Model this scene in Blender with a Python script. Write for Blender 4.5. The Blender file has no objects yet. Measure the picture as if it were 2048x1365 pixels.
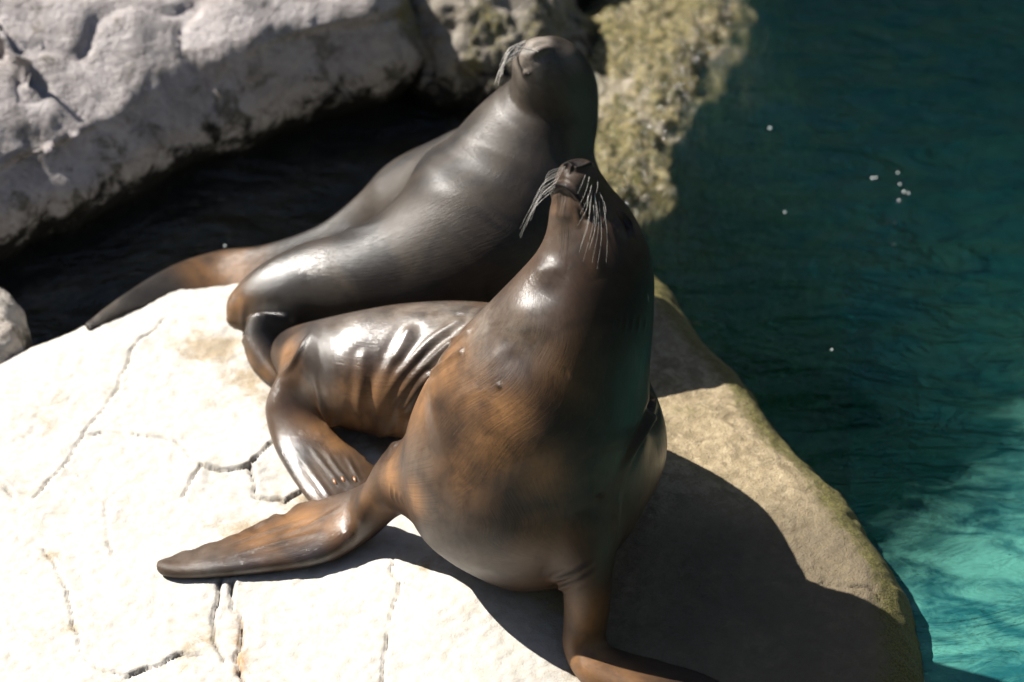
import bpy, math, random
import numpy as np
from mathutils import Vector
from mathutils.bvhtree import BVHTree
import openvdb as vdb

# ------------------------------------------------------------------ camera, light, exposure
scene = bpy.context.scene
random.seed(7)
F_PX = 100.0 / 36.0 * 2048.0
PITCH = math.radians(38.0)
CAM = np.array([0.0, -5.2 * math.cos(PITCH), 0.4 + 5.2 * math.sin(PITCH)])
FWD = np.array([0.0, math.cos(PITCH), -math.sin(PITCH)])
UPV = np.array([0.0, math.sin(PITCH), math.cos(PITCH)])
RGT = np.array([1.0, 0.0, 0.0])

cam_d = bpy.data.cameras.new('camera')
cam = bpy.data.objects.new('camera', cam_d)
scene.collection.objects.link(cam)
cam.location = CAM
cam.rotation_euler = (math.pi / 2 - PITCH, 0, 0)
cam_d.lens = 100
cam_d.sensor_width = 36
cam_d.clip_end = 500
cam_d.dof.use_dof = True
cam_d.dof.focus_distance = 5.15
cam_d.dof.aperture_fstop = 2.4
scene.camera = cam

SUN_AZ = math.radians(25)      # light travels to +x and this much towards the camera
SUN_EL = math.radians(45)
TRAVEL = np.array([math.cos(SUN_EL) * math.cos(SUN_AZ), -math.cos(SUN_EL) * math.sin(SUN_AZ), -math.sin(SUN_EL)])
world = bpy.data.worlds.new('World')
scene.world = world
world.use_nodes = True
wn = world.node_tree
sky = wn.nodes.new('ShaderNodeTexSky')
sky.sky_type = 'NISHITA'
sky.sun_disc = False
sky.sun_elevation = SUN_EL
sky.sun_rotation = math.atan2(-TRAVEL[0], -TRAVEL[1])
bg = wn.nodes['Background']
wn.links.new(sky.outputs[0], bg.inputs[0])
bg.inputs[1].default_value = 0.05
sun_d = bpy.data.lights.new('sun', 'SUN')
sun_d.energy = 5.0
sun_d.angle = math.radians(0.5)
sun_d.color = (1.0, 0.955, 0.89)
sun = bpy.data.objects.new('sun', sun_d)
scene.collection.objects.link(sun)
sun.location = (-3, 2, 4)
sun.rotation_euler = Vector(TRAVEL).to_track_quat('-Z', 'Y').to_euler()
vs = scene.view_settings
vs.view_transform = 'Standard'
vs.look = 'None'
vs.exposure = 1.2
vs.gamma = 1
vs.use_curve_mapping = False
scene.cycles.use_denoising = True
scene.cycles.max_bounces = 8

# ------------------------------------------------------------------ helpers
def ray(px, py):
    d = FWD + RGT * (px - 1024) / F_PX + UPV * (682.5 - py) / F_PX
    return d / np.linalg.norm(d)

def P(px, py, z=None, y=None):
    d = ray(px, py)
    t = (z - CAM[2]) / d[2] if z is not None else (y - CAM[1]) / d[1]
    return CAM + d * t

def depth(p):
    return float(np.dot(np.asarray(p) - CAM, FWD))

def norm(v):
    v = np.asarray(v, float)
    return v / np.maximum(np.linalg.norm(v, axis=-1, keepdims=True), 1e-12)

def _hash(ix, iy, iz, seed):
    h = (ix * 374761393 + iy * 668265263 + iz * 2147483647 + seed * 1274126177) & 0xffffffff
    h = ((h ^ (h >> 13)) * 1274126177) & 0xffffffff
    h = h ^ (h >> 16)
    return (h & 0xffff) / 32767.5 - 1.0

def vnoise(p, seed=0):
    """smooth value noise in -1..1, vectorised"""
    p = np.asarray(p, float)
    i = np.floor(p).astype(np.int64)
    f = p - i
    u = f * f * f * (f * (f * 6 - 15) + 10)
    out = 0
    for dx in (0, 1):
        wx = u[:, 0] if dx else 1 - u[:, 0]
        for dy in (0, 1):
            wy = u[:, 1] if dy else 1 - u[:, 1]
            for dz in (0, 1):
                wz = u[:, 2] if dz else 1 - u[:, 2]
                out = out + wx * wy * wz * _hash(i[:, 0] + dx, i[:, 1] + dy, i[:, 2] + dz, seed)
    return out

def fbm(p, oct=4, lac=2.03, gain=0.5, seed=0):
    s, a, t = 0, 1.0, 0
    p = np.asarray(p, float)
    for k in range(oct):
        s = s + a * vnoise(p + 17.3 * k, seed + k)
        t += a
        p = p * lac
        a *= gain
    return s / t

def smooth01(x, a, b):
    t = np.clip((x - a) / (b - a), 0, 1)
    return t * t * (3 - 2 * t)

def cr(vals, n):
    """Catmull-Rom through vals, n samples per span"""
    v = np.asarray(vals, float)
    if v.ndim == 1:
        v = v[:, None]
    e = np.vstack([2 * v[0] - v[1], v, 2 * v[-1] - v[-2]])
    out = []
    for i in range(len(v) - 1):
        p0, p1, p2, p3 = e[i], e[i + 1], e[i + 2], e[i + 3]
        t = np.linspace(0, 1, n, endpoint=False)[:, None]
        out.append(0.5 * ((2 * p1) + (-p0 + p2) * t + (2 * p0 - 5 * p1 + 4 * p2 - p3) * t ** 2 + (-p0 + 3 * p1 - 3 * p2 + p3) * t ** 3))
    out.append(v[-1:])
    return np.vstack(out)

def polydist(pts, poly):
    """distance from pts to a polyline, and the parameter 0..1 along it"""
    poly = np.asarray(poly, float)
    best = np.full(len(pts), 1e9)
    par = np.zeros(len(pts))
    seg = np.linalg.norm(np.diff(poly, axis=0), axis=1)
    cum = np.concatenate([[0], np.cumsum(seg)])
    for i in range(len(poly) - 1):
        a, b = poly[i], poly[i + 1]
        ab = b - a
        t = np.clip(((pts - a) @ ab) / max(ab @ ab, 1e-12), 0, 1)
        d = np.linalg.norm(pts - (a + t[:, None] * ab), axis=1)
        m = d < best
        best[m] = d[m]
        par[m] = (cum[i] + t[m] * seg[i]) / cum[-1]
    return best, par

def mesh_obj(name, verts, faces, mat=None, parent=None, smooth=True):
    me = bpy.data.meshes.new(name)
    verts = np.asarray(verts, np.float32)
    faces = np.asarray(faces, np.int32)
    k = faces.shape[1]
    me.vertices.add(len(verts))
    me.vertices.foreach_set('co', verts.ravel())
    tot = np.full(len(faces), k, np.int32)
    flat = faces.ravel()
    if k == 4:
        deg = faces[:, 3] == faces[:, 2]
        if deg.any():
            tot[deg] = 3
            keep = np.ones(faces.shape, bool)
            keep[deg, 3] = False
            flat = faces[keep]
    me.loops.add(len(flat))
    me.loops.foreach_set('vertex_index', flat)
    me.polygons.add(len(faces))
    me.polygons.foreach_set('loop_start', np.concatenate([[0], np.cumsum(tot)[:-1]]).astype(np.int32))
    me.polygons.foreach_set('loop_total', tot)
    me.update(calc_edges=True)
    me.validate()
    if smooth:
        me.polygons.foreach_set('use_smooth', np.ones(len(me.polygons), bool))
    if mat:
        me.materials.append(mat)
    o = bpy.data.objects.new(name, me)
    scene.collection.objects.link(o)
    if parent:
        o.parent = parent
    return o

def attr(o, name, vals):
    a = o.data.attributes.new(name, 'FLOAT', 'POINT')
    a.data.foreach_set('value', np.asarray(vals, np.float32))

def attr_vec(o, name, vals):
    a = o.data.attributes.new(name, 'FLOAT_VECTOR', 'POINT')
    a.data.foreach_set('vector', np.asarray(vals, np.float32).ravel())

def tag(o, label=None, cat=None, group=None, kind=None):
    for k, v in (('label', label), ('category', cat), ('group', group), ('kind', kind)):
        if v:
            o[k] = v
    return o

def vnormals(v, f):
    a, b, c, d = (v[f[:, i]] for i in (0, 1, 2, 3))
    n = np.cross(c - a, d - b)
    out = np.zeros_like(v)
    for i in range(4):
        np.add.at(out, f[:, i], n)
    return norm(out)

def relax(v, f, it, w=None, lam=0.5):
    e = np.vstack([f[:, [0, 1]], f[:, [1, 2]], f[:, [2, 3]], f[:, [3, 0]]])
    cnt = np.bincount(e.ravel(), minlength=len(v)).astype(float)[:, None]
    for _ in range(it):
        s = np.zeros_like(v)
        for k in range(3):
            s[:, k] = np.bincount(e[:, 0], v[e[:, 1], k], len(v)) + np.bincount(e[:, 1], v[e[:, 0], k], len(v))
        d = s / np.maximum(cnt, 1) - v
        v = v + lam * (d if w is None else d * w[:, None])
    return v

# ------------------------------------------------------------------ lofts and their smooth union
def loft(st, n=8, m=48):
    """st: list of (centre, side vector, half width, thickness vector, half thickness, lead) -> tri mesh with closed ends"""
    c = cr([s[0] for s in st], n)
    sd = cr([norm(s[1]) * s[2] for s in st], n)
    th = cr([norm(s[3]) * s[4] for s in st], n)
    ld = cr([s[5] if len(s) > 5 else 0.0 for s in st], n)
    t = np.linspace(0, 2 * math.pi, m, endpoint=False)
    ct, sn = np.cos(t), np.sin(t)
    rings = c[:, None, :] + sd[:, None, :] * ct[None, :, None] + th[:, None, :] * (sn[None, :] * (1 + ld * ct[None, :]))[:, :, None]
    k = len(c)
    v = np.vstack([rings.reshape(-1, 3), c[0], c[-1]])
    tri, quad = [], []
    for i in range(k - 1):
        for j in range(m):
            quad.append((i * m + j, i * m + (j + 1) % m, (i + 1) * m + (j + 1) % m, (i + 1) * m + j))
    for j in range(m):
        tri.append((k * m, (j + 1) % m, j))
        tri.append((k * m + 1, (k - 1) * m + j, (k - 1) * m + (j + 1) % m))
    return v, np.array(tri), np.array(quad), c

def body_stations(raw):
    """raw: (px, py, z, across px, along-view px) -> round-ish stations; side axis lies across the picture"""
    pts = [P(r[0], r[1], z=r[2]) for r in raw]
    out = []
    for i, r in enumerate(raw):
        a = pts[max(i - 1, 0)]
        b = pts[min(i + 1, len(pts) - 1)]
        tg = norm(b - a)
        view = norm(pts[i] - CAM)
        side = norm(np.cross(tg, view))
        dv = norm(np.cross(side, tg))
        s = depth(pts[i]) / F_PX
        out.append((pts[i], side, r[3] * s, dv, r[4] * s))
    return out

def blade_stations(raw):
    """raw: ((px,py,z) leading, (px,py,z) trailing, half thickness)"""
    pl = [P(r[0][0], r[0][1], z=r[0][2]) for r in raw]
    pt = [P(r[1][0], r[1][1], z=r[1][2]) for r in raw]
    out = []
    for i, r in enumerate(raw):
        c = (pl[i] + pt[i]) / 2
        j0, j1 = max(i - 1, 0), min(i + 1, len(raw) - 1)
        tg = norm((pl[j1] + pt[j1]) - (pl[j0] + pt[j0]))
        sd = (pl[i] - pt[i]) / 2
        nz = norm(np.cross(tg, sd))
        if i and np.dot(nz, out[-1][3]) < 0:
            nz = -nz
        out.append((c, sd, np.linalg.norm(sd), nz, r[2], 0.45 + .35 * float(smooth01(i, 2, 5))))
    return out

def sdf(mesh, vox, lo, dims, band=14):
    v, tri, quad, _ = mesh
    tr = vdb.createLinearTransform(voxelSize=vox)
    g = vdb.FloatGrid.createLevelSetFromPolygons(np.ascontiguousarray(v, np.float32), triangles=np.ascontiguousarray(tri, np.uint32),
                                                 quads=np.ascontiguousarray(quad, np.uint32), transform=tr, halfWidth=band)
    a = np.zeros(dims, np.float32)
    g.copyToArray(a, ijk=tuple(int(x) for x in lo))
    return a

def blend(parts, vox=0.005):
    """parts: list of (mesh, joint point or None, joint radius, k).  Smooth union into one continuous surface."""
    allv = np.vstack([p[0][0] for p in parts])
    lo = np.floor(allv.min(0) / vox).astype(int) - 8
    hi = np.ceil(allv.max(0) / vox).astype(int) + 8
    dims = tuple(hi - lo)
    acc = None
    ax = [((np.arange(dims[i]) + lo[i]) * vox).astype(np.float32) for i in range(3)]
    for mesh, joint, rad, k in parts:
        d = sdf(mesh, vox, lo, dims)
        if acc is None:
            acc = d
            continue
        r2 = (ax[0][:, None, None] - joint[0]) ** 2 + (ax[1][None, :, None] - joint[1]) ** 2 + (ax[2][None, None, :] - joint[2]) ** 2
        kk = (k * np.exp(-r2 / (rad * rad)) + 0.002).astype(np.float32)
        h = np.maximum(kk - np.abs(acc - d), 0) / kk
        acc = np.minimum(acc, d) - h * h * kk * 0.25
    g = vdb.FloatGrid(14 * vox)
    g.transform = vdb.createLinearTransform(voxelSize=vox)
    g.copyFromArray(acc, ijk=tuple(int(x) for x in lo))
    pts, quads = g.convertToQuads(isovalue=0.0)
    pts = np.asarray(pts, float)
    quads = np.asarray(quads, np.int64)[:, ::-1]
    # keep the largest island
    par = np.arange(len(pts))
    for _ in range(3000):
        m = par[quads].min(1)
        new = par.copy()
        for i in range(4):
            np.minimum.at(new, quads[:, i], m)
        new = new[new[new]]
        if (new == par).all():
            break
        par = new
    lab, cnt = np.unique(par, return_counts=True)
    keep = par == lab[cnt.argmax()]
    idx = np.cumsum(keep) - 1
    quads = idx[quads[keep[quads[:, 0]]]]
    pts = pts[keep]
    return pts, quads

class Skin:
    """vertex sculpting on a blended surface"""
    def __init__(s, v, f):
        s.v, s.f = v, f
        s.n = vnormals(v, f)
        s.disp = np.zeros(len(v))
        s.a = {k: np.zeros(len(v)) for k in ('warm', 'dark', 'pale', 'wet')}
        s.tree()

    def tree(s):
        s.bvh = BVHTree.FromPolygons([tuple(x) for x in s.v], [tuple(x[:3]) if x[3] == x[2] else tuple(x) for x in s.f.tolist()])

    def refine(s, c, r):
        """split every face within r of c into four, closing the border with triangles"""
        f = s.f
        near = (np.linalg.norm(s.v[f].mean(1) - c, axis=1) < r) & (f[:, 3] != f[:, 2])
        mid, vs_, newf = {}, [], []
        nv = len(s.v)
        pairs = []
        def m(a, b):
            k = (a, b) if a < b else (b, a)
            if k not in mid:
                mid[k] = nv + len(pairs)
                pairs.append(k)
            return mid[k]
        quads = f[near].tolist()
        cents = []
        for q in quads:
            for i in range(4):
                m(q[i], q[(i + 1) % 4])
        base = nv + len(pairs)
        for j, q in enumerate(quads):
            e = [m(q[i], q[(i + 1) % 4]) for i in range(4)]
            cc = base + j
            for i in range(4):
                newf.append((q[i], e[i], cc, e[i - 1]))
        border = set()
        for k in pairs:
            border.update(k)
        touch = np.zeros(nv, bool)
        touch[list(border)] = True
        rest = f[~near]
        tch = touch[rest].sum(1) >= 2
        out = [rest[~tch]]
        for q in rest[tch].tolist():
            if q[3] == q[2]:
                q = q[:3]
            loop = []
            for i in range(len(q)):
                a, b = q[i], q[(i + 1) % len(q)]
                loop.append(a)
                k = (a, b) if a < b else (b, a)
                if k in mid:
                    loop.append(mid[k])
            if len(loop) == 4:
                newf.append(tuple(loop))
            elif len(loop) == 3:
                newf.append((loop[0], loop[1], loop[2], loop[2]))
            else:
                st = next((i for i, z_ in enumerate(loop) if z_ >= nv), 0)
                loop = loop[st:] + loop[:st]
                for i in range(1, len(loop) - 1):
                    newf.append((loop[0], loop[i], loop[i + 1], loop[i + 1]))
        pr_ = np.array(pairs)
        qa = np.array(quads)
        ext = lambda arr: np.concatenate([arr, arr[pr_].mean(1), arr[qa].mean(1)])
        s.v = ext(s.v)
        s.a = {k: ext(v) for k, v in s.a.items()}
        s.f = np.vstack(out + [np.array(newf)])
        wgt = smooth01(np.linalg.norm(s.v - c, axis=1), r, r * .8)
        s.v = relax(s.v, s.f, 3, wgt)
        s.disp = np.zeros(len(s.v))
        s.n = vnormals(s.v, s.f)
        s.tree()

    def hit(s, px, py):
        d = ray(px, py)
        h = s.bvh.ray_cast(Vector(CAM), Vector(d))
        if h[0] is None:
            h = s.bvh.find_nearest(Vector(CAM + d * 5.2))
        return np.array(h[0])

    def line(s, pts, n=5):
        q = cr(pts, n) if len(pts) > 2 else np.asarray(pts, float)
        return np.array([s.hit(*p) for p in q])

    def groove(s, pts, width, depth_, dark=0.0, taper=True, lip=0.0, warm=0.0):
        L = s.line(pts)
        d, t = polydist(s.v, L)
        e = np.clip(4 * t * (1 - t), 0, 1) ** 1.4 if taper else 1.0
        g = np.exp(-(d / width) ** 2) * e
        s.disp -= depth_ * g
        if lip:
            s.disp += lip * np.exp(-((d - 2.0 * width) / width) ** 2) * e
        s.a['dark'] = np.maximum(s.a['dark'], dark * g)
        s.a['warm'] = np.maximum(s.a['warm'], warm * g)
        return L

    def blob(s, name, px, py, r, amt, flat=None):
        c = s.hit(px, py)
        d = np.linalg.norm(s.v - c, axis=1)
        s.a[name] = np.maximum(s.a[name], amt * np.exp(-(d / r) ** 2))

    def bump(s, px, py, r, h):
        c = s.hit(px, py)
        s.disp += h * np.exp(-(np.linalg.norm(s.v - c, axis=1) / r) ** 2)

    def apply(s):
        s.v = s.v + s.n * s.disp[:, None]
        s.disp[:] = 0
        s.n = vnormals(s.v, s.f)
        s.tree()

# ------------------------------------------------------------------ materials
def new_mat(name):
    m = bpy.data.materials.new(name)
    m.use_nodes = True
    nt = m.node_tree
    return m, nt, nt.nodes['Principled BSDF']

class N:
    """small node-graph writer"""
    def __init__(s, nt):
        s.nt = nt
    def node(s, typ, **kw):
        n = s.nt.nodes.new(typ)
        for k, v in kw.items():
            setattr(n, k, v)
        return n
    def put(s, sock, val):
        if hasattr(val, 'is_output'):
            s.nt.links.new(val, sock)
        elif val is not None:
            if sock.type == 'RGBA' and len(val) == 3:
                val = (*val, 1)
            sock.default_value = val
    def noise(s, vec, scale, detail=4, rough=0.55, dist=0.0):
        n = s.node('ShaderNodeTexNoise')
        s.put(n.inputs['Vector'], vec)
        n.inputs['Scale'].default_value = scale
        n.inputs['Detail'].default_value = detail
        n.inputs['Roughness'].default_value = rough
        n.inputs['Distortion'].default_value = dist
        return n.outputs['Fac']
    def voro(s, vec, scale, feature='F1'):
        n = s.node('ShaderNodeTexVoronoi', feature=feature)
        s.put(n.inputs['Vector'], vec)
        n.inputs['Scale'].default_value = scale
        return n.outputs['Distance']
    def ramp(s, fac, lo, hi, a=0.0, b=1.0):
        n = s.node('ShaderNodeMapRange', interpolation_type='SMOOTHSTEP')
        s.put(n.inputs['Value'], fac)
        for k, v in (('From Min', lo), ('From Max', hi), ('To Min', a), ('To Max', b)):
            s.put(n.inputs[k], v)
        return n.outputs['Result']
    def math(s, op, a, b=None):
        n = s.node('ShaderNodeMath', operation=op)
        s.put(n.inputs[0], a)
        if b is not None:
            s.put(n.inputs[1], b)
        return n.outputs[0]
    def mix(s, fac, a, b):
        n = s.node('ShaderNodeMix', data_type='RGBA')
        s.put(n.inputs[0], fac)
        s.put(n.inputs[6], a)
        s.put(n.inputs[7], b)
        return n.outputs[2]
    def attr(s, name, vec=False):
        n = s.node('ShaderNodeAttribute', attribute_name=name)
        return n.outputs['Vector'] if vec else n.outputs['Fac']
    def obj(s):
        return s.node('ShaderNodeTexCoord').outputs['Object']
    def scale(s, vec, xyz):
        n = s.node('ShaderNodeMapping')
        s.put(n.inputs['Vector'], vec)
        n.inputs['Scale'].default_value = xyz
        return n.outputs[0]
    def bump(s, h, strength, dist, prev=None):
        n = s.node('ShaderNodeBump')
        s.put(n.inputs['Height'], h)
        s.put(n.inputs['Strength'], strength)
        n.inputs['Distance'].default_value = dist
        if prev is not None:
            s.put(n.inputs['Normal'], prev)
        return n.outputs[0]

def skin_mat(name, dark, mid, rough, warm=(.20, .095, .03), pale=(.26, .22, .18), coat=1.0, coat_r=.20):
    m, nt, b = new_mat(name)
    g = N(nt)
    flow = g.attr('flow', True)
    o = g.obj()
    big = g.noise(o, 7, 4, .6, .6)
    fur = g.noise(g.scale(flow, (28, 260, 260)), 1.0, 3, .6)
    fine = g.noise(g.scale(flow, (70, 700, 700)), 1.0, 2, .6)
    blot = g.noise(o, 22, 5, .65, .4)
    c = g.mix(g.ramp(big, .35, .66), dark, mid)
    w = g.math('MULTIPLY', g.attr('warm'), g.ramp(blot, .3, .6, .45, 1.0))
    c = g.mix(w, c, warm)
    c = g.mix(g.math('MULTIPLY', g.attr('pale'), g.ramp(blot, .3, .65, .3, 1.0)), c, pale)
    c = g.mix(g.math('MULTIPLY', g.ramp(fur, .45, .72), .30), c, (.010, .008, .007))
    grain = g.noise(g.scale(flow, (260, 800, 800)), 1.0, 2, .7)
    c = g.mix(g.math('MULTIPLY', g.ramp(grain, .52, .70), .45), c, (.008, .006, .005))
    c = g.mix(g.math('MULTIPLY', g.ramp(fine, .60, .78), .18), c, (.30, .20, .11))
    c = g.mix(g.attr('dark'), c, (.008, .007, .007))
    g.put(b.inputs['Base Color'], c)
    wet = g.math('MULTIPLY', g.attr('wet'), g.ramp(blot, .25, .6, .6, 1.0))
    g.put(b.inputs['Roughness'], g.math('SUBTRACT', g.ramp(g.noise(o, 11, 3), .3, .7, rough - .05, rough + .07), g.math('MULTIPLY', wet, rough - .29)))
    g.put(b.inputs['Coat Weight'], g.math('MULTIPLY', wet, coat))
    b.inputs['Specular IOR Level'].default_value = .42
    b.inputs['Coat Roughness'].default_value = coat_r
    nrm = g.bump(fur, .42, .0015)
    nrm = g.bump(fine, .28, .0008, nrm)
    nrm = g.bump(blot, .10, .004, nrm)
    g.put(b.inputs['Normal'], nrm)
    g.put(b.inputs['Coat Normal'], nrm)
    g.put(b.inputs['Specular IOR Level'], g.math('MULTIPLY', g.math('ADD', .38, g.math('MULTIPLY', wet, .4)), g.math('SUBTRACT', 1.0, g.math('MULTIPLY', g.attr('dark'), .75))))
    return m

M_SKIN_A = skin_mat('brown_wet_fur', (.014, .009, .007), (.062, .034, .018), .40, warm=(.26, .128, .048))
M_SKIN_B = skin_mat('grey_wet_fur', (.011, .009, .008), (.043, .033, .024), .47)

def plain(name, col, rough=.5, spec=.5, coat=0.0):
    m, nt, b = new_mat(name)
    g = N(nt)
    n = g.noise(g.obj(), 300, 3)
    g.put(b.inputs['Base Color'], g.mix(g.ramp(n, .3, .7), tuple(x * .75 for x in col), col))
    b.inputs['Roughness'].default_value = rough
    b.inputs['Specular IOR Level'].default_value = spec
    b.inputs['Coat Weight'].default_value = coat
    return m

M_WHISKER = plain('pale_whisker', (.50, .47, .42), .35)
M_CLAW = plain('amber_claw', (.30, .13, .05), .3, .6, .4)
M_EYE = plain('dark_eye', (.008, .007, .006), .35, .4)
M_EAR = plain('dark_ear_skin', (.13, .115, .11), .3, .6, .5)
M_SPARKLE = plain('white_sparkle', (.8, .85, .85), .06, .8, 1.0)

def slab_mat():
    m, nt, b = new_mat('pale_cracked_stone')
    g = N(nt)
    o = g.obj()
    st = g.attr('stain')
    al = g.attr('algae')
    n1 = g.noise(o, 9, 6, .62, .5)
    n2 = g.noise(o, 45, 6, .7, .3)
    n3 = g.noise(o, 260, 4, .7)
    base = g.mix(g.ramp(n2, .35, .7), (.50, .475, .435), (.43, .395, .335))
    tan = g.mix(g.ramp(n2, .35, .65), (.33, .26, .155), (.43, .35, .225))
    n4 = g.noise(o, 28, 7, .72, .8)
    brk = g.math('ADD', g.math('MULTIPLY', g.math('SUBTRACT', n1, .5), .9), g.math('MULTIPLY', g.math('SUBTRACT', n4, .5), 1.1))
    s0 = g.ramp(g.math('ADD', st, brk), .30, .75)
    c = g.mix(g.math('MULTIPLY', s0, .9), base, (.30, .235, .15))
    stf = g.ramp(g.math('ADD', g.attr('damp'), g.math('MULTIPLY', brk, .8)), .25, .7)
    c = g.mix(stf, c, g.mix(g.ramp(n4, .40, .62), g.mix(g.ramp(n1, .4, .6), (.20, .155, .09), (.28, .22, .13)), tan))
    c = g.mix(g.math('MULTIPLY', g.attr('wet'), g.ramp(n4, .3, .6, .5, 1)), c, (.085, .068, .045))
    speck = g.math('MULTIPLY', g.ramp(n3, .50, .68), g.math('ADD', g.math('ADD', g.math('MULTIPLY', stf, .5), .05), g.math('MULTIPLY', s0, .35)))
    c = g.mix(speck, c, (.12, .085, .045))
    alf = g.ramp(g.math('ADD', al, g.math('MULTIPLY', g.math('SUBTRACT', n2, .5), 1.2)), .3, .8)
    c = g.mix(g.math('MULTIPLY', alf, .85), c, g.mix(g.ramp(n3, .4, .6), (.05, .05, .010), (.17, .15, .035)))
    c = g.mix(g.math('MULTIPLY', g.attr('rust'), g.ramp(n2, .35, .6)), c, (.36, .17, .04))
    c = g.mix(g.attr('crack'), c, (.05, .038, .026))
    g.put(b.inputs['Base Color'], c)
    b.inputs['Roughness'].default_value = .75
    b.inputs['Specular IOR Level'].default_value = .3
    nrm = g.bump(n2, g.math('ADD', .22, g.math('MULTIPLY', stf, .5)), .010)
    nrm = g.bump(n3, g.math('ADD', .45, g.math('MULTIPLY', stf, .5)), .0035, nrm)
    g.put(b.inputs['Normal'], nrm)
    return m

def boulder_mat(name, pale, dirt, moss_amt, tide=-.045, grow=0.0):
    m, nt, b = new_mat(name)
    g = N(nt)
    o = g.obj()
    z = g.node('ShaderNodeSeparateXYZ')
    geo = g.node('ShaderNodeNewGeometry')
    g.put(z.inputs[0], geo.outputs['Position'])
    n1 = g.noise(o, 4.5, 6, .62, .6)
    n2 = g.noise(o, 18, 6, .7, .4)
    n3 = g.noise(o, 90, 5, .7)
    v = g.voro(o, 60)
    c = g.mix(g.ramp(n2, .35, .68), pale, dirt)
    spots = g.math('MULTIPLY', g.ramp(n2, .58, .70), g.ramp(n1, .40, .62))
    low = g.ramp(z.outputs['Z'], .26, .02)
    spots = g.math('MAXIMUM', spots, g.math('MULTIPLY', low, g.math('MULTIPLY', g.ramp(g.noise(o, 11, 7, .7, .5), .50, .62), g.ramp(n3, .3, .55, .4, 1))))
    c = g.mix(g.math('MULTIPLY', spots, .8), c, (.05, .045, .02))
    mossf = g.ramp(g.math('ADD', g.math('ADD', n1, moss_amt), g.math('MULTIPLY', g.attr('moss'), .5)), .62, .78)
    c = g.mix(g.math('MULTIPLY', mossf, g.ramp(n3, .35, .6, .3, 1)), c, g.mix(g.ramp(n3, .4, .62), (.06, .06, .015), (.21, .175, .065)))
    lvl = g.math('ADD', z.outputs['Z'], g.math('ADD', g.math('MULTIPLY', g.math('SUBTRACT', n2, .5), -.30), g.math('MULTIPLY', g.math('SUBTRACT', n1, .5), -.12)))
    c = g.mix(g.ramp(lvl, tide + .045, tide - .01), c, (.013, .012, .009))
    g.put(b.inputs['Base Color'], c)
    b.inputs['Roughness'].default_value = .8
    b.inputs['Specular IOR Level'].default_value = .25
    nrm = g.bump(n2, .6, .03)
    nrm = g.bump(v, .35, .008, nrm)
    nrm = g.bump(n3, .7, .008, nrm)
    g.put(b.inputs['Normal'], nrm)
    return m

def algae_mat():
    m, nt, b = new_mat('wet_golden_algae')
    g = N(nt)
    o = g.obj()
    n1 = g.noise(o, 7, 5, .65, .6)
    n2 = g.noise(o, 40, 6, .7, .8)
    n3 = g.noise(o, 150, 4, .75)
    v = g.voro(o, 75)
    c = g.mix(g.ramp(n2, .38, .64), (.085, .080, .024), (.31, .25, .11))
    c = g.mix(g.math('MULTIPLY', g.ramp(n1, .52, .66), .8), c, (.42, .36, .26))
    c = g.mix(g.math('MULTIPLY', g.ramp(n3, .55, .7), .6), c, (.03, .03, .01))
    g.put(b.inputs['Base Color'], c)
    b.inputs['Roughness'].default_value = .13
    b.inputs['Specular IOR Level'].default_value = .8
    nrm = g.bump(n2, .8, .03)
    nrm = g.bump(v, .8, .012, nrm)
    nrm = g.bump(n3, .8, .006, nrm)
    g.put(b.inputs['Normal'], nrm)
    return m

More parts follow.
